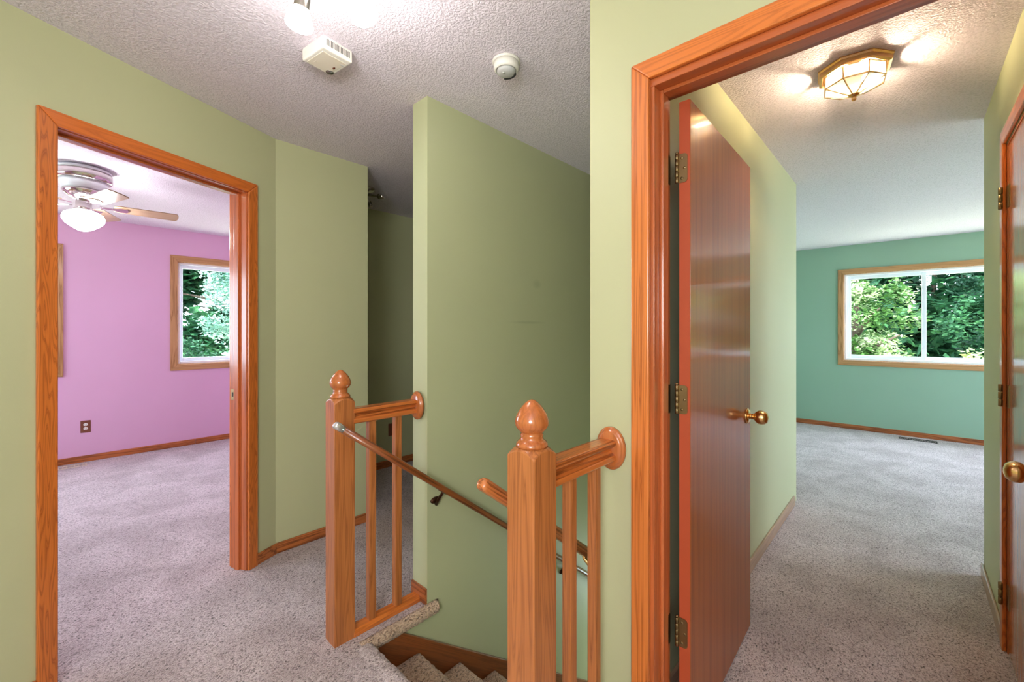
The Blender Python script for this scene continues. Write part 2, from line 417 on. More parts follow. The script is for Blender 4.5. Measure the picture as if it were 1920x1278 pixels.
# pink room
PWS = ((.932, 1.86), (-.945, -.02))  # window openings along Y
PZ = (.926, 2.085)
m = MB(); ys = [-2.8, PWS[1][0], PWS[1][1], PWS[0][0], PWS[0][1], 2.75]
for a, b in ((0, 1), (2, 3), (4, 5)): m.box((-6.16, ys[a], 0), (-6.02, ys[b], TOP))
for a, b in ((1, 2), (3, 4)): m.box((-6.16, ys[a], 0), (-6.02, ys[b], PZ[0])); m.box((-6.16, ys[a], PZ[1]), (-6.02, ys[b], TOP))
struct(m.build('wall_pink_back', PINK), 'pink bedroom wall with windows', 'wall')
m = MB(); m.box((-6.16, 2.63, 0), (-3.78, 2.75, TOP)); struct(m.build('wall_pink_right', PINK), 'pink room right wall', 'wall')
m = MB(); m.box((-3.795, 1.34, 0), (-3.78, 2.63, TOP)); m.box((-3.795, 1.337, 0), (-2.87, 1.352, TOP)); struct(m.build('wall_pink_inner', PINK), 'pink room wall behind the hall niche', 'wall')
m = MB(); m.box((-6.16, -2.8, 0), (-5.4, -2.68, TOP)); m.box((-3.4, -2.8, 0), (-1.1, -2.68, TOP)); m.box((-5.4, -2.8, 0), (-3.4, -2.68, .8)); m.box((-5.4, -2.8, 2.1), (-3.4, -2.68, TOP)); struct(m.build('wall_pink_left', PINK), 'pink room left wall', 'wall')
# hall behind the viewer
m = MB(); m.box((-1.1, -2.8, 0), (1.3, -2.68, TOP)); struct(m.build('wall_back', WALL), 'hall wall behind the viewer', 'wall')
m = MB(); m.box((1.2, -2.68, 0), (1.3, 1.22, TOP)); struct(m.build('wall_hall_right', WALL), 'hall wall right of the viewer', 'wall')
m = MB(); m.box((-30, -20, -2.95), (20, 40, -2.86)); struct(m.build('ground', GRASS), 'lawn outside', 'ground')

# baseboards
def bb(name, mat, T, a, b, h=.062, th=.012, n0=0):
    m = MB(T); m.box((a, n0, 0), (b, n0 + th, h)); return struct(m.build(name, mat, bevel=.004), None, 'baseboard')
bb('baseboard_left', BASEW, TC, .981, 1.117)
bb('baseboard_left_near', BASEW, TC, -2.8, .083)
m = MB(); m.box((-2.727, .885, 0), (-2.715, 1.465, .062)); struct(m.build('baseboard_left_end', BASEW, bevel=.004), None, 'baseboard')
m = MB(); m.box((-3.66, 1.465, 0), (-3.648, 4.18, .068)); struct(m.build('baseboard_niche', BASEW, bevel=.004), None, 'baseboard')
m = MB(); m.box((-1.81, 1.203, 0), (-1.69, 1.215, .075)); struct(m.build('baseboard_stair_end', BASEX, bevel=.003), None, 'baseboard')
m = MB(); m.box((-.636, 1.345, 0), (-.623, 3.79, .07)); struct(m.build('baseboard_passage_left', BASEP, bevel=.004), None, 'baseboard')
m = MB(); m.box((.281, 2.708, 0), (.293, 3.382, .07)); struct(m.build('baseboard_passage_right', BASEP, bevel=.004), None, 'baseboard')
m = MB(); m.box((-1.3, 7.187, 0), (3.2, 7.2, .062)); struct(m.build('baseboard_bedroom', BASEX, bevel=.004), None, 'baseboard')
m = MB(); m.box((-6.02, -2.68, 0), (-6.007, 1.095, .062)); m.box((-6.02, 1.097, 0), (-6.008, 2.63, .062)); struct(m.build('baseboard_pink', BASEW, bevel=.003), None, 'baseboard')

# ------------------------------------------------------------------ door frames
def mitre_casing(root, T, u0, u1, ztop, w, n0, n1, mats, name='casing'):
    """three mitred boards: outer u0..u1, outer top ztop, width w, depth n0..n1"""
    def board(pts, mat):
        m = MB(T); m.poly([(p[0], n0, p[1]) for p in pts], [(p[0], n1, p[1]) for p in pts]); m.build(name, mat, root, bevel=.004)
    board([(u0, 0), (u0 + w, 0), (u0 + w, ztop - w), (u0, ztop)], mats[0])
    board([(u0, ztop), (u0 + w, ztop - w), (u1 - w, ztop - w), (u1, ztop)], mats[1])
    board([(u1, 0), (u1, ztop), (u1 - w, ztop - w), (u1 - w, 0)], mats[0])

r1 = sroot('trim_1', TC(.53, 0, 0), 'honey oak frame of the left doorway', 'door frame')
mitre_casing(r1, TC, .083, .981, 2.126, .056, 0, .016, (OAKZ, OAKC))
mitre_casing(r1, TC, .083, .981, 2.126, .056, -.131, -.115, (OAKZ, OAKC), 'rear_casing')
m = MB(TC); m.box((.125, -.115, 0), (.143, 0, 2.067)); m.box((.921, -.115, 0), (.939, 0, 2.067)); m.build('jamb', JAMB, r1, bevel=.002)
m = MB(TC); m.box((.125, -.115, 2.067), (.939, 0, 2.085)); m.box((.154, -.08, 2.056), (.910, -.045, 2.067)); m.build('head_jamb', JAMBC, r1, bevel=.002)
m = MB(TC); m.box((.143, -.08, 0), (.154, -.045, 2.067)); m.box((.910, -.08, 0), (.921, -.045, 2.067)); m.build('door_stop', JAMB, r1, bevel=.003)
m = MB(TC); m.box((.9185, -.110, .93), (.921, -.084, .99)); sp = m.build('strike_plate', ABRASS, r1, bevel=.001)
m = MB(TC); m.box((.9182, -.102, .948), (.9187, -.092, .972)); m.build('latch_hole', DARKP, sp)

def TX(u, n, z): return (u, 1.22 - n, z)
r2 = sroot('trim_2', (-.17, 1.22, 0), 'honey oak frame of the right doorway', 'door frame')
mitre_casing(r2, TX, -.625, .282, 2.126, .058, 0, .016, (OAKS, OAKX))
m = MB(); m.box((-.571, 1.22, 0), (-.556, 1.335, 2.047)); m.box((.213, 1.22, 0), (.228, 1.335, 2.047)); m.build('jamb', JAMB, r2, bevel=.002)
m = MB(); m.box((-.571, 1.22, 2.047), (.228, 1.335, 2.072)); m.box((-.545, 1.258, 2.036), (.202, 1.297, 2.047)); m.build('head_jamb', JAMBX, r2, bevel=.002)
m = MB(); m.box((-.556, 1.258, 0), (-.545, 1.297, 2.047)); m.box((.202, 1.258, 0), (.213, 1.297, 2.047)); m.build('door_stop', JAMB, r2, bevel=.003)

def knob(parent, c, d, mat, r=.029, reach=.06):
    """round door knob: rosette on the leaf at c, ball out along d"""
    d = Vector(d)
    m = MB(); m.lathe([(.033, 0), (.033, .004), (.027, .009), (.016, .012)], c, d, 28); ro = m.build('knob_rosette', mat, parent)
    m = MB(); m.lathe([(.013, .008), (.011, .02), (.014, .03), (.022, .036), (r, .046), (r*1.02, .056), (r*.94, .068), (r*.7, .077), (r*.3, .081), (0, .082)], c, d, 28)
    return m.build('door_knob', mat, parent)

def hinge(parent, x, y, z, dx, flip, mat, h=.09):
    """butt hinge: barrel at (x,y), plate on the door edge towards dx, second plate on the jamb"""
    m = MB()
    pr = []
    w = .031; rad = .010
    x1 = x + dx * w
    pts = [(x, z), (x1 - dx*rad, z)]
    for k in range(5): a = -PI/2 + k * PI/8; pts.append((x1 - dx*rad + dx*rad*math.cos(a), z + rad + rad*math.sin(a)))
    for k in range(5): a = k * PI/8; pts.append((x1 - dx*rad + dx*rad*math.cos(a), z + h - rad + rad*math.sin(a)))
    pts.append((x, z + h))
    m.poly([(p[0], flip, p[1]) for p in pts], [(p[0], flip + .0022, p[1]) for p in pts])
    hp = m.build('hinge', mat, parent)
    m = MB()
    for k in range(5): m.lathe([(.0045, 0), (.0055, .001), (.0055, h/5 - .0015), (.0045, h/5 - .0005)], (x, y, z + k*h/5), n=14)
    m.lathe([(.003, 0), (.0055, .003), (.004, .006), (0, .007)], (x, y, z + h), n=14)
    m.build('barrel', mat, hp)
    m = MB()
    for (px, pz) in ((.45, .15), (.72, .5), (.45, .85)):
        m.lathe([(.0042, 0), (.0034, .0012), (0, .0013)], (x + dx*w*px, flip, z + h*pz), (0, -1, 0), n=12)
    m.build('screw', mat, hp)
    return hp

# open door in the right doorway: hinge edge at Y 1.338, swung into the passage, 1.3 degrees past square
HX, HY = -.494, 1.338
dth = .035
sa = math.radians(1.3)
def TD(u, n, z):      # u along leaf from the hinge edge, n from room face (0) to back (-dth)
    return (HX - math.sin(sa) * u + math.cos(sa) * n, HY + math.cos(sa) * u + math.sin(sa) * n, z)
d1 = sroot('door_1', TD(.37, -.017, .014), 'varnished flush wooden door standing open in the right doorway', 'door')
m = MB(TD); m.box((.001, -dth, .016), (.752, 0, 2.032)); m.build('door_leaf', SLAB, d1, bevel=.0015)
m = MB(TD); m.box((-.0005, -dth + .001, .016), (.001, -.001, 2.032)); m.build('door_edge', DEDGE, d1)
for hz in (1.778, 1.054, .325): hinge(d1, -.533, 1.331, hz, 1, 1.3345, ABRASS)
m = MB()
for hz in (1.778, 1.054, .325): m.box((-.556, 1.305, hz), (-.5545, 1.333, hz + .09))
m.build('hinge_jamb_plate', ABRASS, d1)
k1 = TD(.69, 0, .948); knob(d1, k1, (1, 0, 0), BRASS)
m = MB(TD); m.box((.752, -.028, .915), (.7535, -.007, .975)); m.build('latch_plate', BRASS, d1)

# closet door in the passage right wall
r3 = sroot('trim_3', (.293, 2.29, 0), 'oak frame of the closet door', 'door frame')
def TR(u, n, z): return (.293 - n, u, z)
mitre_casing(r3, TR, 1.871, 2.704, 2.135, .056, 0, .014, (OAKZ, OAKY))
m = MB(TR); m.box((1.925, -.12, 0), (1.935, 0, 2.065)); m.box((2.64, -.12, 0), (2.65, 0, 2.065)); m.box((1.925, -.12, 2.065), (2.65, 0, 2.075)); m.build('jamb', JAMB, r3)
d2 = sroot('door_2', (.3, 2.28, 0), 'closed oak closet door at the right edge', 'door')
m = MB(TR); m.box((1.938, -.037, .012), (2.636, -.002, 2.062)); m.build('door_leaf', SLAB2, d2, bevel=.002)
for hz in (1.812, 1.003, .19):
    m = MB()
    for k in range(3): m.lathe([(.006, 0), (.0075, .002), (.0075, .027), (.006, .029)], (.276, 2.652, hz + k*.0305), n=14)
    hp = m.build('hinge', ABRASS, d2)
    m = MB(TR); m.box((2.60, -.002, hz), (2.652, .0005, hz + .09)); m.build('hinge_plate', ABRASS, hp)
knob(d2, (.294, 1.993, .885), (-1, 0, 0), BRASS, r=.031)

# ------------------------------------------------------------------ windows
def window(name, T, u0, u1, z0, z1, label, cw=.063, slider=True, dep=.14, lites=2):
    w = sroot(name, T((u0+u1)/2, 0, z0), label, 'window')
    d = Vector(T(1, 0, 0)) - Vector(T(0, 0, 0)); WH = WINX if abs(d.x) > .5 else WINY
    def board(pts, mt=WINW):
        m = MB(T); m.poly([(p[0], 0, p[1]) for p in pts], [(p[0], .015, p[1]) for p in pts]); m.build('casing', mt, w, bevel=.003)
    a0, a1, b0, b1 = u0 - cw, u1 + cw, z0 - cw, z1 + cw
    board([(a0, b0), (u0, z0), (u0, z1), (a0, b1)]); board([(a1, b0), (u1, z0), (u1, z1), (a1, b1)])
    board([(a0, b1), (u0, z1), (u1, z1), (a1, b1)], WH); board([(a0, b0), (u0, z0), (u1, z0), (a1, b0)], WH)
    m = MB(T); t = .012   # wooden lining of the reveal
    m.box((u0, -.03, z0), (u0 + t*.5, .002, z1)); m.box((u1 - t*.5, -.03, z0), (u1, .002, z1)); m.box((u0, -.03, z1 - t*.5), (u1, .002, z1)); m.box((u0, -.03, z0), (u1, .002, z0 + t*.5))
    m.build('reveal_lining', WINW, w)
    f = .028
    m = MB(T)
    m.box((u0, -dep, z0), (u0 + f, -.03, z1)); m.box((u1 - f, -dep, z0), (u1, -.03, z1)); m.box((u0 + f, -dep, z1 - f), (u1 - f, -.03, z1)); m.box((u0 + f, -dep, z0), (u1 - f, -.03, z0 + f*1.1))
    m.build('window_frame', VINYL, w, bevel=.004)
    if slider:
        s = .042; mm = .138 if lites == 3 else (u0 + u1) / 2
        spans = ((u0 + f, mm + s*.5, -.075), (mm - s*.5, u1 - f, -.105)) if lites == 2 else ((u0 + f, mm + s*.5, -.075), (mm - s*.5, u0 + u1 - mm + s*.5, -.105), (u0 + u1 - mm - s*.5, u1 - f, -.075))
        for k, (a, b, n0) in enumerate(spans):
            m = MB(T); zz0, zz1 = z0 + f*1.1, z1 - f
            m.box((a, n0 - .028, zz0), (a + s, n0, zz1)); m.box((b - s, n0 - .028, zz0), (b, n0, zz1)); m.box((a + s, n0 - .028, zz1 - s), (b - s, n0, zz1)); m.box((a + s, n0 - .028, zz0), (b - s, n0, zz0 + s))
            sh = m.build('sash', VINYL, w, bevel=.004)
            m = MB(T); m.box((a + s - .004, n0 - .018, zz0 + s - .004), (b - s + .004, n0 - .012, zz1 - s + .004)); m.build('pane', GLASS, sh)
    else:
        s = .03
        m = MB(T); a, b, zz0, zz1 = u0 + f, u1 - f, z0 + f*1.1, z1 - f; n0 = -.07
        m.box((a, n0 - .03, zz0), (a + s, n0, zz1)); m.box((b - s, n0 - .03, zz0), (b, n0, zz1)); m.box((a + s, n0 - .03, zz1 - s*1.3), (b - s, n0, zz1)); m.box((a + s, n0 - .03, zz0), (b - s, n0, zz0 + s*1.3))
        sh = m.build('sash', VINYL, w, bevel=.004)
        m = MB(T); m.box((a + s - .004, n0 - .018, zz0 + s - .004), (b - s + .004, n0 - .012, zz1 - s + .004)); m.build('pane', GLASS, sh)
    return w
window('window_1', lambda u, n, z: (u, 7.2 - n, z), BW[0], BW[1], BW[2], BW[3], 'wide sliding window in the mint bedroom wall', lites=3)
def TP(u, n, z): return (-6.02 + n, u, z)
window('window_2', TP, PWS[0][0], PWS[0][1], PZ[0], PZ[1], 'white framed window at the right of the pink wall', .067, slider=False)
window('window_3', TP, PWS[1][0], PWS[1][1], PZ[0], PZ[1], 'oak cased window behind the left door casing', .067, slider=False)

window('added_window_4', lambda u, n, z: (u, -2.68 + n, z), -5.4, -3.4, .8, 2.1, 'added side window bringing daylight into the pink room, out of view', dep=.12)  # unseen window, added for more cool daylight in the pink room
window('added_window_5', lambda u, n, z: (3.2 - n, u, z), 4.2, 6.8, .4, 2.15, 'added side window bringing daylight into the mint bedroom, out of view', dep=.1)  # also added out of view, to brighten the bedroom

# ------------------------------------------------------------------ balustrades
def newel(parent, x0, y0, w, h, dz):
    """square post with domed head; (x0,y0) = corner, w = width"""
    m = MB(); n = 8
    cx, cy = x0 + w/2, y0 + w/2
    ring = []
    def zt(u, v): return h - .0165 * (u*u + v*v) + .011
    G = [[m.v((cx + u*w/2, cy + v*w/2, zt(u, v))) for u in [-1 + 2*i/n for i in range(n+1)]] for v in [-1 + 2*j/n for j in range(n+1)]]
    for j in range(n):
        for i in range(n): m.face([G[j][i], G[j][i+1], G[j+1][i+1], G[j+1][i]])
    per = [G[0][i] for i in range(n)] + [G[j][n] for j in range(n)] + [G[n][n-i] for i in range(n)] + [G[n-j][0] for j in range(n)]
    low = [m.v((v.co.x, v.co.y, -.02)) for v in per]
    for i in range(len(per)):
        m.face([low[i], low[(i+1) % len(per)], per[(i+1) % len(per)], per[i]])
    m.face(low)
    p = m.build('newel_post', NEWEL, parent, bevel=.003)
    k = w / .09
    m = MB(); prof = [(.041,0),(.041,.006),(.039,.011),(.034,.015),(.0295,.019),(.0285,.026),(.030,.031),(.027,.034),(.031,.038),(.038,.045),(.0425,.053),(.044,.062),(.0425,.071),(.0385,.082),(.032,.093),(.024,.103),(.015,.112),(.007,.1175),(0,.119)]
    m.lathe([(a*k, b*k) for a, b in prof], (cx, cy, h - .001 + dz), n=40)
    m.build('finial', OAKT, p)
    return p

def rail_profile(cx, z0, w, h):
    half = [(.47, .97), (.5, .92), (.5, .80), (.47, .74), (.36, .66), (.27, .56), (.25, .48), (.29, .38), (.40, .32), (.47, .29), (.5, .24), (.5, .07), (.45, 0)]
    top = [(.36, 1.0), (.365, .955), (.385, .955), (.39, .995)]
    P = [(cx + a*w, z0 + b*h) for a, b in top + half]
    P += [(cx - a*w, z0 + b*h) for a, b in reversed(top + half)]
    return P

def guard(loc, label, cx, y0, y1, rz, x0n, wn, hn, balY, bs, rosx):
    g = thing('balustrade', loc, label, 'balustrade', None)
    newel(g, x0n, loc[1], wn, hn, 0)
    m = MB(); m.ext(rail_profile(cx, rz, .062, .064), 'Y', y0 - .004, y1 - .018); m.build('top_rail', RAILW, g, bevel=.0015)
    m = MB(); m.lathe([(.052, 0), (.052, .007), (.049, .011), (.046, .012), (.044, .016), (.040, .019), (0, .0195)], (rosx, y1, rz + .034), (0, -1, 0), 40, 1, 1.32)
    m.build('wall_rosette', OAKT, g)
    for yb in balY:
        m = MB(); m.box((cx - bs/2, yb - bs/2, .02), (cx + bs/2, yb + bs/2, rz + .004)); m.build('baluster', NEWEL, g, bevel=.004)
    m = MB(); m.ext([(cx - .03, 0), (cx + .03, 0), (cx + .03, .018), (cx + .022, .03), (cx - .022, .03), (cx - .03, .018)], 'Y', y0 - .003, y1); m.build('bottom_rail', OAKY, g, bevel=.002)
    return g
guard((-1.776, .785, 0), 'short oak balustrade left of the stair head, ending at the free-standing wall', -1.762, .872, 1.203, .915, -1.824, .089, 1.03, (.963, 1.094), .034, -1.752)
guard((-.705, .785, 0), 'short oak balustrade right of the stair head, beside the right doorway casing', -.705, .875, 1.22, .904, -.75, .09, 1.022, (.995, 1.124), .031, -.70)

# ------------------------------------------------------------------ stairs
RUN, RISE, NY = .2475, .185, .912
st = thing('staircase', (-1.23, .9, -2.75), 'carpeted stairs going down between the two balustrades', 'stairs')
def step_profile(y, z, rise, run):
    P = []
    for k in range(7):
        a = PI/2 - k * PI/6 * .95
        P.append((y - .02 + .024*math.cos(a), z - .024 + .024*math.sin(a)))
    P += [(y - .03, z - .05), (y - .03, z - rise - .02), (y - run - .05, z - rise - .02), (y - run - .05, z)]
    return P
for k in range(0, 11):
    y, z = NY + RUN*k, -RISE*k
    m = MB()
    prof = step_profile(y, z + .001, RISE, RUN if k else .02)
    xs = [-1.668 + (1.668 - .785) * i / 60 for i in range(61)]
    L = []
    for x in xs:
        L.append([(x, p[0] + (random.uniform(-.0025, .0025) if i < 8 else 0), p[1] + (random.uniform(-.002, .002) if i < 8 else 0)) for i, p in enumerate(prof)])
    m.loops(L); m.build('step', CARP2 if k else CARP, st)
m = MB()
def zs(y): return -.042 - .7475*(y - 1.055)
m.poly([(-1.69, *p) for p in ((.88, -.046), (1.0605, -.046), (3.7, zs(3.7)), (3.7, -2.7), (3.4, -2.7), (.88, -.6))],
       [(-1.67, *p) for p in ((.88, -.046), (1.0605, -.046), (3.7, zs(3.7)), (3.7, -2.7), (3.4, -2.7), (.88, -.6))])
struct(m.build('trim_4', SKIRT, bevel=.003), 'oak skirt board beside the stairs', 'trim')
# carpet wrapped lip of the landing under the left balustrade
def lip(x_wall, sgn, y0, y1, name):
    m = MB(); L = []; n = int((y1 - y0) / .006)
    for i in range(n + 1):
        y = y0 + (y1 - y0) * i / n
        e = min(1, (n - i) / 3) if i > n - 4 else 1
        sec = []
        for k in range(11):
            a = PI/2 - PI * k / 10
            sec.append((x_wall + sgn*(.012 + (.026*e + random.uniform(-.003, .003)) * math.cos(a)), y + random.uniform(-.002, .002), -.024 + (.029*e + random.uniform(-.0025, .0025)) * math.sin(a)))
        sec += [(x_wall + sgn*.001, y, -.05), (x_wall + sgn*.001, y, .004*e)]
        L.append(sec)
    m.loops(L); return m.build(name, CARP2, st)
lip(-1.69, 1, .868, 1.278, 'landing_lip')
lip(-.775, -1, .878, 1.2, 'landing_lip')

def handrail(label, x, ya, za, yb, wallx, ybr, mat, brmat, cap, R=.0205):
    sl = -.7475
    h = thing('handrail', (x, ya, za), label, 'handrail')
    d = Vector((0, 1, sl)).normalized(); up = Vector((0, -sl, 1)).normalized()
    prof = []
    for k in range(20):
        a = 2*PI*k/20; px, pz = math.cos(a), math.sin(a)
        if pz < -.75: pz = -.75
        prof.append((px, pz))
    def sect(y, s=1.0, off=0):
        c = Vector((x, y, za + sl*(y - ya)))
        return [tuple(c + Vector((1, 0, 0))*(R*s*px) + up*(R*s*pz)) for px, pz in prof]
    m = MB(); ys = [ya, ya + .002, ya + .006, ya + .014] + [ya + .014 + (yb - ya - .014)*i/8 for i in range(1, 9)]
    ss = [.35, .7, .9, 1.0] + [1]*8
    if cap: ys = [ya + .032] + ys[4:]; ss = [1]*9
    m.loops([sect(y, s) for y, s in zip(ys, ss)]); m.build('rail', mat, h)
    if cap:  # glare on the rail end, modelled as a pale sleeve
        m = MB(); m.loops([sect(y, s) for y, s in zip([ya, ya + .002, ya + .006, ya + .014, ya + .034], [.4, .75, .95, 1.03, 1.03])]); e = m.build('end_glare', cap, h); e['label'] = 'pale painted end cap'
    sg = 1 if x > wallx else -1
    for y in ybr:
        zc = za + sl*(y - ya) - R*.75
        m = MB()      # drop shaped wall plate
        m.lathe([(0, 0), (.016, .001), (.0165, .005), (.012, .011), (.006, .014)], (wallx, y, zc - .055), (sg, 0, 0), 20, 1.9, 1)
        br = m.build('bracket', brmat, h)
        m = MB(); m.tube([(wallx + sg*.008, y, zc - .075), (wallx + sg*.022, y, zc - .05), (wallx + sg*.04, y, zc - .028), (x - sg*.006, y, zc - .012), (x, y, zc + .002)], [.009, .0085, .008, .007, .006], 12); m.build('bracket_arm', brmat, br)
        m = MB(); c = Vector((x, y, zc)); 
        m.poly([tuple(c + d*a + Vector((b, 0, 0)) - up*.004) for a, b in ((-.022, -.009), (.022, -.009), (.022, .009), (-.022, .009))], [tuple(c + d*a + Vector((b, 0, 0)) + up*.001) for a, b in ((-.022, -.009), (.022, -.009), (.022, .009), (-.022, .009))]); m.build('bracket_saddle', brmat, br)
    return h
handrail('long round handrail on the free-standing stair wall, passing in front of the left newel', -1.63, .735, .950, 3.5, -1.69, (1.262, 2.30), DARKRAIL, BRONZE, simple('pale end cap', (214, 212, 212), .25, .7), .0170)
handrail('short visible handrail end poking out behind the right newel post', -.85, .785, .902, 3.5, -.78, (1.285, 2.4), STUBRAIL, BRASS, None)

# ------------------------------------------------------------------ ceiling fixtures
# hall spot light: round canopy with two arms and bell shades
hl = thing('spot_light', (-1.245, .50, CEIL), 'lit two-lamp ceiling light cut off by the top edge, nickel arms and frosted bell shades', 'ceiling light')
m = MB(); m.lathe([(.062, 0), (.062, -.008), (.05, -.022), (.02, -.028), (0, -.03)], (-1.245, .50, CEIL), n=36); m.build('canopy', NICKEL, hl)
for (bx, by, ax) in ((-1.325, .497, (-.32, -.02, -1)), (-1.165, .605, (.16, .22, -1))):
    a = Vector(ax).normalized()
    nk = Vector((bx, by, 2.262)) - a*.055
    m = MB(); m.tube([(-1.245 + (bx + 1.245)*.3, .5 + (by - .5)*.3, CEIL - .024), tuple(nk - a*.065 + Vector((0, 0, .02))), tuple(nk - a*.045)], .007, 10); m.build('arm', NICKEL, hl)
    m = MB(); m.lathe([(.012, -.05), (.020, -.046), (.021, -.004), (.023, .0), (.021, .004), (.021, .042), (.017, .045)], nk, a, 28); so = m.build('socket', NICKEL, hl)
    m = MB(); m.lathe([(.019, .040), (.022, .045), (.028, .056), (.034, .070), (.038, .082), (.039, .089), (.036, .096), (.026, .103), (.012, .107), (0, .108)], nk, a, 36); m.build('lamp_shade', EM_HALL, hl)

# smoke detector
sd = thing('smoke_detector', (-1.232, 1.285, CEIL), 'round white smoke detector on the hall ceiling', 'smoke detector')
m = MB(); m.lathe([(.058, 0), (.058, -.006), (.054, -.009)], (-1.232, 1.285, CEIL), n=44); m.build('mounting_plate', WHITEP, sd)
m = MB(); m.lathe([(.052, -.008), (.0525, -.03), (.050, -.037), (.046, -.040), (.043, -.041), (.041, -.036), (0, -.036)], (-1.232, 1.285, CEIL), n=44); m.build('body', WHITEP, sd)
m = MB(); m.lathe([(.039, -.034), (.039, -.044), (.034, -.051), (.02, -.055), (0, -.056)], (-1.232, 1.285, CEIL), n=44); cv = m.build('cover', GREYP, sd)
m = MB()
for k in range(6):
    a = math.radians(40 + 18*k); c, s_ = math.cos(a), math.sin(a)
    m.lathe([(.0035, 0), (.0035, .012)], (-1.232 + .0375*c, 1.285 + .0375*s_, CEIL - .0505), (-s_, c, .0), 8)
m.build('vent_slot', DARKP, cv)
m = MB(); m.lathe([(.006, -.0545), (.006, -.058), (0, -.058)], (-1.23, 1.268, CEIL), n=18); m.build('test_button', GREYP, cv)

# boxy alarm beside the bulbs
AC = Vector((-1.705, .742)); ar = math.radians(8)
def TA(u, v, z):
    return (AC.x + u*math.cos(ar) - v*math.sin(ar), AC.y + u*math.sin(ar) + v*math.cos(ar), CEIL - z)
al = thing('alarm_box', (AC.x, AC.y, CEIL), 'boxy cream plastic alarm with a grille on the ceiling below the left bulb', 'alarm')
m = MB(TA); m.box((-.075, -.064, 0), (.075, .064, .05)); m.build('housing', WHITEP, al, bevel=.007, seg=3)
m = MB(TA); m.box((-.062, -.05, .0495), (.05, .05, .0515)); m.build('face_panel', CREAM, al, bevel=.001)
m = MB(TA)
for k in range(17):
    v = -.048 + k*.006; m.box((.0735, v - .0012, .012), (.0762, v + .0012, .036))
m.build('grille', GREYP if False else simple('grille slot', (70, 66, 66), .7), al)
m = MB(TA); m.lathe([(.016, 0), (.015, .003), (.008, .0035), (.007, .006), (0, .006)], (-.052, .042, .0505), (0, 0, 1), 24); m.build('dial', NICKEL, al)
m = MB(TA); m.lathe([(.0075, 0), (.006, .002), (0, .0025)], (-.012, .036, .0515), (0, 0, 1), 16, 1, .6); m.build('indicator_lens', REDLED, al)
m = MB(TA); m.box((.028, .036, .0512), (.034, .05, .0525)); m.build('switch_tab', GREYP, al)
m = MB(TA); m.box((-.04, -.034, .0512), (-.025, -.02, .0525)); m.build('battery_tab', CREAM, al)

# brass and glass octagonal ceiling lamp in the passage
BC = (-.172, 2.335); O8 = math.radians(22.5 + 8)
def octa(r, z): return [(BC[0] + r*math.cos(O8 + k*PI/4), BC[1] + r*math.sin(O8 + k*PI/4), z) for k in range(8)]
bl = thing('ceiling_lamp', (BC[0], BC[1], CEIL), 'lit brass and glass ceiling lamp in the passage ceiling', 'ceiling light')
m = MB(); m.loops([octa(.136, CEIL), octa(.136, CEIL - .004), octa(.130, CEIL - .010), octa(.130, CEIL - .026), octa(.120, CEIL - .03), octa(.114, CEIL - .024)], smooth=False); m.build('base', BRASS, bl)
TZ, MZ, BZ = CEIL - .028, CEIL - .078, CEIL - .118
A, B_ = octa(.108, TZ), octa(.108, MZ)
hubz = BZ
fr = MB()
for k in range(8):
    a, b = A[k], B_[k]; b2 = B_[(k+1) % 8]
    fr.tube([a, b], .0026, 6, smooth=False); fr.tube([b, b2], .0028, 6, smooth=False); fr.tube([A[k], A[(k+1) % 8]], .0026, 6, smooth=False)
    fr.tube([b, (BC[0] + (b[0]-BC[0])*.12, BC[1] + (b[1]-BC[1])*.12, hubz)], .0026, 6, smooth=False)
fr.build('cage', BRASS, bl)
def pane(pts, nrm_c):
    m = MB(); c = Vector((BC[0], BC[1], CEIL - .06))
    P = [Vector(p) for p in pts]; n = (P[1]-P[0]).cross(P[2]-P[0]).normalized() * .0014
    m.poly([tuple(p - n) for p in P], [tuple(p + n) for p in P]); return m
for k in range(8):
    k2 = (k+1) % 8
    pane([A[k], A[k2], B_[k2], B_[k]], 0).build('glass_pane', LAMPGLASS, bl)
    i1 = (BC[0] + (B_[k][0]-BC[0])*.12, BC[1] + (B_[k][1]-BC[1])*.12, hubz); i2 = (BC[0] + (B_[k2][0]-BC[0])*.12, BC[1] + (B_[k2][1]-BC[1])*.12, hubz)
    pane([B_[k], B_[k2], i2, i1], 0).build('glass_pane', LAMPGLASS, bl)
m = MB(); m.lathe([(.002, .012), (.02, .006), (.021, 0), (.012, -.005), (.007, -.007), (.0085, -.012), (.009, -.017), (.006, -.022), (0, -.024)], (BC[0], BC[1], hubz), n=24); m.build('finial', BRASS, bl)
for sx in (-1, 1):
    m = MB(); c = (BC[0] + sx*.04, BC[1], CEIL - .058)
    m.lathe([(.009, -.012), (.012, -.006), (.018, .002), (.0235, .012), (.0245, .022), (.022, .034), (.014, .043), (0, .047)], c, (sx*.8, 0, -.3), 20); m.build('bulb', EM_BRASS, bl)

# side hall fixture whose chrome end peeks round the corner
nf = thing('wall_corner_light', (-3.16, 1.68, CEIL), 'small chrome ceiling fixture peeking round the hall corner, unlit', 'ceiling light')
nf.name = 'flush_light'
m = MB(); m.lathe([(.07, 0), (.07, -.012), (.05, -.026), (.018, -.032), (.014, -.06), (0, -.062)], (-3.16, 1.68, CEIL), n=32); m.build('canopy', CHROME, nf)
for a in (20, 140, 260):
    c, s_ = math.cos(math.radians(a)), math.sin(math.radians(a))
    m = MB(); m.tube([(-3.16, 1.68, CEIL - .05), (-3.16 + .08*c, 1.68 + .08*s_, CEIL - .066), (-3.16 + .155*c, 1.68 + .155*s_, CEIL - .08)], .008, 10); m.lathe([(.02, -.02), (.022, .02), (.012, .03)], (-3.16 + .15*c, 1.68 + .15*s_, CEIL - .08), (c, s_, -.1), 20); m.build('arm', CHROME, nf)

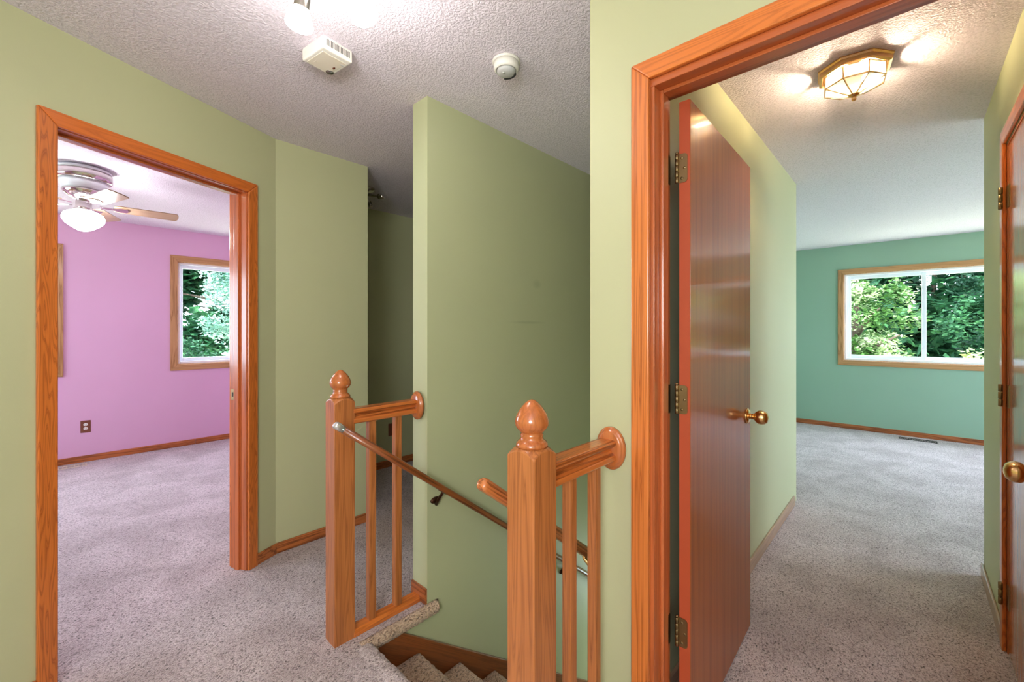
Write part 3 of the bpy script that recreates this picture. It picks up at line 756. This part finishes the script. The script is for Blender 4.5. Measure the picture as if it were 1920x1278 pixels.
# ceiling fan in the pink room
FX, FY = -4.2, .13
cf = thing('ceiling_fan', (FX, FY, CEIL), 'white ceiling fan with chrome trim and lit opal globe in the pink room', 'ceiling fan')
m = MB(); m.lathe([(.115, 0), (.145, -.012), (.148, -.022), (.148, -.03)], (FX, FY, CEIL), n=56); m.build('canopy', VINYL, cf)
m = MB(); m.lathe([(.148, -.03), (.153, -.042), (.151, -.075), (.146, -.09), (.132, -.094)], (FX, FY, CEIL), n=56); m.build('trim_ring', CHROME, cf)
m = MB(); m.lathe([(.132, -.093), (.122, -.11), (.112, -.135), (.110, -.15), (.105, -.156)], (FX, FY, CEIL), n=48); m.build('motor_housing', VINYL, cf)
m = MB(); m.lathe([(.106, -.155), (.11, -.166), (.095, -.19), (.07, -.208), (.045, -.22), (.034, -.225)], (FX, FY, CEIL), n=48); m.build('motor_cap', CHROME, cf)
m = MB(); m.lathe([(.034, -.22), (.040, -.226), (.042, -.245), (.042, -.275), (.048, -.281), (.057, -.289), (.058, -.298), (.052, -.30)], (FX, FY, CEIL), n=36); m.build('light_fitter', CHROME, cf)
m = MB(); m.lathe([(.048, -.298), (.078, -.306), (.101, -.322), (.110, -.345), (.108, -.363), (.092, -.388), (.062, -.412), (.032, -.43), (.014, -.436), (0, -.437)], (FX, FY, CEIL), n=48); m.build('lamp_globe', EM_FAN, cf)
for k in range(5):
    a = math.radians(88 + 72*k); c, s_ = math.cos(a), math.sin(a)
    zb = CEIL - .25; pt = math.radians(-13)
    def TB(u, v, w, c=c, s_=s_, zb=zb, pt=pt):
        vv, ww = v*math.cos(pt) - w*math.sin(pt), v*math.sin(pt) + w*math.cos(pt)
        return (FX + u*c - vv*s_, FY + u*s_ + vv*c, zb + ww)
    m = MB(TB); pts = [(.155, -.045), (.19, -.052), (.42, -.058)]
    for q in range(7): t = -PI/2 + q*PI/6; pts.append((.505 + .018*math.cos(t), .042*math.sin(t)*1.0 + .018*math.sin(t)))
    pts += [(.42, .058), (.19, .052), (.155, .045)]
    m.poly([(u, v, -.003) for u, v in pts], [(u, v, .003) for u, v in pts]); m.build('blade', BLADE, cf)
    m = MB(TB); m.poly([(u, v, -.009) for u, v in ((.08, -.014), (.15, -.012), (.19, -.034), (.225, -.03), (.235, 0), (.225, .03), (.19, .034), (.15, .012), (.08, .014))], [(u, v, -.0035) for u, v in ((.08, -.014), (.15, -.012), (.19, -.034), (.225, -.03), (.235, 0), (.225, .03), (.19, .034), (.15, .012), (.08, .014))]); m.build('blade_iron', CHROME, cf)

# ------------------------------------------------------------------ small fittings
def outlet(T, u, z, label, duplex=True):
    o = thing('outlet', T(u, 0, z - .065), label, 'outlet')
    m = MB(T); m.box((u - .037, 0, z - .06), (u + .037, .005, z + .06)); m.build('cover_plate', BRNPL, o, bevel=.003)
    if duplex:
        for dz in (-.02, .02):
            m = MB(T); m.lathe([(.0165, .004), (.0165, .0065), (.015, .0072), (0, .0072)], (u, 0, z + dz), (0, 1, 0), 24, 1, .88); rc = m.build('receptacle', WHITEP, o)
            m = MB(T); m.box((u - .007, .0068, z + dz - .002), (u - .005, .0075, z + dz + .007)); m.box((u + .005, .0068, z + dz - .002), (u + .007, .0075, z + dz + .006)); m.box((u - .002, .0068, z + dz - .009), (u + .002, .0075, z + dz - .005)); m.build('slot', DARKP, rc)
    return o
outlet(TP, .2, .35, 'brown plate duplex outlet on the pink wall')
outlet(lambda u, n, z: (-3.66 + n, u, z), 2.215, .352, 'brown outlet plate low on the shaded wall behind the left balusters', False)

def vent(name, x0, x1, y0, y1, label, mat, alongx):
    v = thing(name, ((x0+x1)/2, (y0+y1)/2, 0), label, 'vent')
    m = MB(); t = .012
    m.box((x0, y0, 0), (x1, y0 + t, .006)); m.box((x0, y1 - t, 0), (x1, y1, .006)); m.box((x0, y0 + t, 0), (x0 + t, y1 - t, .006)); m.box((x1 - t, y0 + t, 0), (x1, y1 - t, .006)); m.build('frame', mat, v, bevel=.002)
    m = MB(); n = 14
    for k in range(n):
        if alongx: a = x0 + t + (x1 - x0 - 2*t)*(k + .3)/n; m.box((a, y0 + t, .001), (a + .006, y1 - t, .005))
        else: a = y0 + t + (y1 - y0 - 2*t)*(k + .3)/n; m.box((x0 + t, a, .001), (x1 - t, a + .006, .005))
    m.build('louver', mat, v)
    return v
vent('floor_vent', -.09, .245, 6.96, 7.06, 'black floor register in the carpet under the bedroom window', BLACKM, True)
vent('floor_vent', -5.93, -5.83, -.2, .205, 'cream floor register by the pink baseboard, left edge of the doorway view', CREAMM, False)

# ------------------------------------------------------------------ trees outside
def tree(name, x, y, zc, rx, ry, rz, n, size, mat, label, seed, droop=.3):
    rnd = random.Random(seed)
    t = thing(name, (x, y, -2.86), label, 'tree')
    V, F = [], []
    cl = []
    for k in range(46):
        while True:
            p = Vector((rnd.uniform(-1, 1), rnd.uniform(-1, 1), rnd.uniform(-1, 1)))
            if .25 < p.length < 1: break
        cl.append((Vector((p.x*rx, p.y*ry, p.z*rz + zc + 2.86)), rnd.uniform(.22, .46) * min(rx, rz)))
    for i in range(n):
        c, r = cl[rnd.randrange(len(cl))]
        d = Vector((rnd.gauss(0, 1), rnd.gauss(0, 1), rnd.gauss(0, .7))).normalized() * r * rnd.random() ** .4
        p = c + d
        ax = Vector((rnd.gauss(0, 1), rnd.gauss(0, 1), rnd.gauss(-droop, .45))).normalized()
        up = Vector((rnd.gauss(0, .5), rnd.gauss(0, .5), 1)); sd_ = ax.cross(up).normalized(); nn = sd_.cross(ax)
        L = size * rnd.uniform(.6, 1.25); W = L * rnd.uniform(.28, .42)
        b = len(V)
        V += [tuple(p), tuple(p + ax*L*.45 + sd_*W - nn*L*.08), tuple(p + ax*L), tuple(p + ax*L*.45 - sd_*W - nn*L*.08)]
        F += [(b, b+1, b+2), (b, b+2, b+3)]
    me = bpy.data.meshes.new('foliage'); me.from_pydata(V, [], F); me.materials.append(mat)
    o = bpy.data.objects.new('foliage', me); COL.objects.link(o); o.parent = t
    m = MB(); h = zc + 2.86
    pts = [(x, y, -2.9), (x + .06, y, -2.86 + h*.4), (x - .05, y + .05, -2.86 + h*.8), (x, y, -2.86 + h + rz*.5)]
    m.tube(pts, [.16, .12, .09, .03], 10)
    for k in range(6):
        a = rnd.uniform(0, 2*PI); z0 = -2.86 + h*rnd.uniform(.55, .95)
        m.tube([(x, y, z0), (x + rx*.4*math.cos(a), y + ry*.4*math.sin(a), z0 + .35), (x + rx*.75*math.cos(a), y + ry*.75*math.sin(a), z0 + .55)], [.06, .04, .012], 7)
    m.build('trunk', BARK, t)
    return t
G = None
tree('tree', -.85, 12.4, 1.6, .95, 1.1, 1.9, 12000, .095, LEAF_A, 'bright sunlit tree filling the left pane of the bedroom window', 1)
tree('tree', 1.5, 13.2, 2.0, .9, 1.2, 2.1, 11000, .1, LEAF_B, 'deep green tree behind the right pane of the bedroom window', 2)
tree('bush', .72, 9.7, .22, .62, .6, .7, 5200, .09, LEAF_C, 'pale leafy bush at the foot of the bedroom window view', 3)
tree('tree', .6, 18.6, 2.4, 4.8, 1.6, 4.4, 26000, .36, LEAF_B, 'dark tree furthest back behind the bedroom window', 4)
tree('tree', 3.9, 13.0, 1.8, 1.1, 1.2, 2.2, 12000, .11, LEAF_C, 'pale tree right of the bedroom window, mirrored in the open door', 5)
tree('tree', -12.6, 4.0, 1.9, 1.3, 1.5, 1.8, 10000, .095, LEAF_D, 'silvery sunlit tree in the pink room window', 6)
tree('bush', -10.2, 1.9, .3, .75, .7, .75, 5000, .08, LEAF_B, 'green bush low in the pink room window', 7)
tree('tree', -17.6, 4.6, 2.4, 1.8, 3.4, 3.8, 22000, .36, LEAF_B, 'dark tree furthest back in the pink room window', 8)

# ------------------------------------------------------------------ light
W = bpy.data.worlds.new('World'); S.world = W; W.use_nodes = True
nt = W.node_tree; nt.nodes.clear()
wo = nt.nodes.new('ShaderNodeOutputWorld'); bg = nt.nodes.new('ShaderNodeBackground')
bg.inputs[0].default_value = (.70, .83, 1.0, 1); bg.inputs[1].default_value = 6.6
nt.links.new(bg.outputs[0], wo.inputs[0])
sl = bpy.data.lights.new('sun', 'SUN'); sl.energy = 8; sl.angle = .01; sl.color = (1, .95, .86)
so = bpy.data.objects.new('sun', sl); COL.objects.link(so); so.location = (5, -5, 12)
so.rotation_euler = Vector((-.35, .4, -.85)).to_track_quat('-Z', 'Y').to_euler()
def portal(name, loc, rot, sx, sy):
    l = bpy.data.lights.new(name, 'AREA'); l.shape = 'RECTANGLE'; l.size = sx; l.size_y = sy
    l.cycles.is_portal = True
    o = bpy.data.objects.new(name, l); COL.objects.link(o); o.location = loc; o.rotation_euler = rot
portal('window_portal', ((BW[0]+BW[1])/2, 7.36, (BW[2]+BW[3])/2), (-PI/2, 0, 0), BW[1]-BW[0], BW[3]-BW[2])
for a, b in PWS: portal('window_portal', (-6.18, (a+b)/2, (PZ[0]+PZ[1])/2), (0, -PI/2, 0), PZ[1]-PZ[0], b - a)
portal('window_portal', (-4.4, -2.82, 1.45), (PI/2, 0, 0), 2.0, 1.3)
portal('window_portal', (3.32, 5.5, 1.275), (0, PI/2, 0), 1.75, 2.6)
def lamp(name, loc, power, col, r=.12):  # bare point light, used only for added fill
    l = bpy.data.lights.new(name, 'POINT'); l.energy = power; l.color = col; l.shadow_soft_size = r
    o = bpy.data.objects.new(name, l); COL.objects.link(o); o.location = loc
lamp('hall_fill_behind', (.5, -1.25, 1.6), 70, (.87, .92, 1), .4)  # unseen fill without a fixture, added to brighten the hall
lamp('stairwell_fill', (-1.2, 3.35, -.95), 9, (.72, .92, 1), .2)  # cool fill added low in the stairwell, no fitting there
#lamp('bedroom_lamp', (1.6, 5.0, 2.1), 60, (.92, .97, 1), .2)

# ------------------------------------------------------------------ camera
cam = bpy.data.cameras.new('camera'); cam.lens = FOC; cam.sensor_width = 36; cam.sensor_fit = 'HORIZONTAL'
cam.shift_y = -(639 - 617.7) / 1920; cam.clip_start = .02; cam.clip_end = 200
co = bpy.data.objects.new('camera', cam); COL.objects.link(co); co.location = (0, 0, EYE); co.rotation_euler = (PI/2, 0, YAW)
S.camera = co
S.view_settings.view_transform = 'Standard'; S.view_settings.look = 'None'; S.view_settings.gamma = 1; S.view_settings.exposure = 1.22
S.view_settings.use_curve_mapping = False
S.cycles.use_denoising = True
S.cycles.max_bounces = 10; S.cycles.diffuse_bounces = 6; S.cycles.transparent_max_bounces = 16
S.cycles.sample_clamp_indirect = 6
S.cycles.caustics_reflective = False; S.cycles.caustics_refractive = False
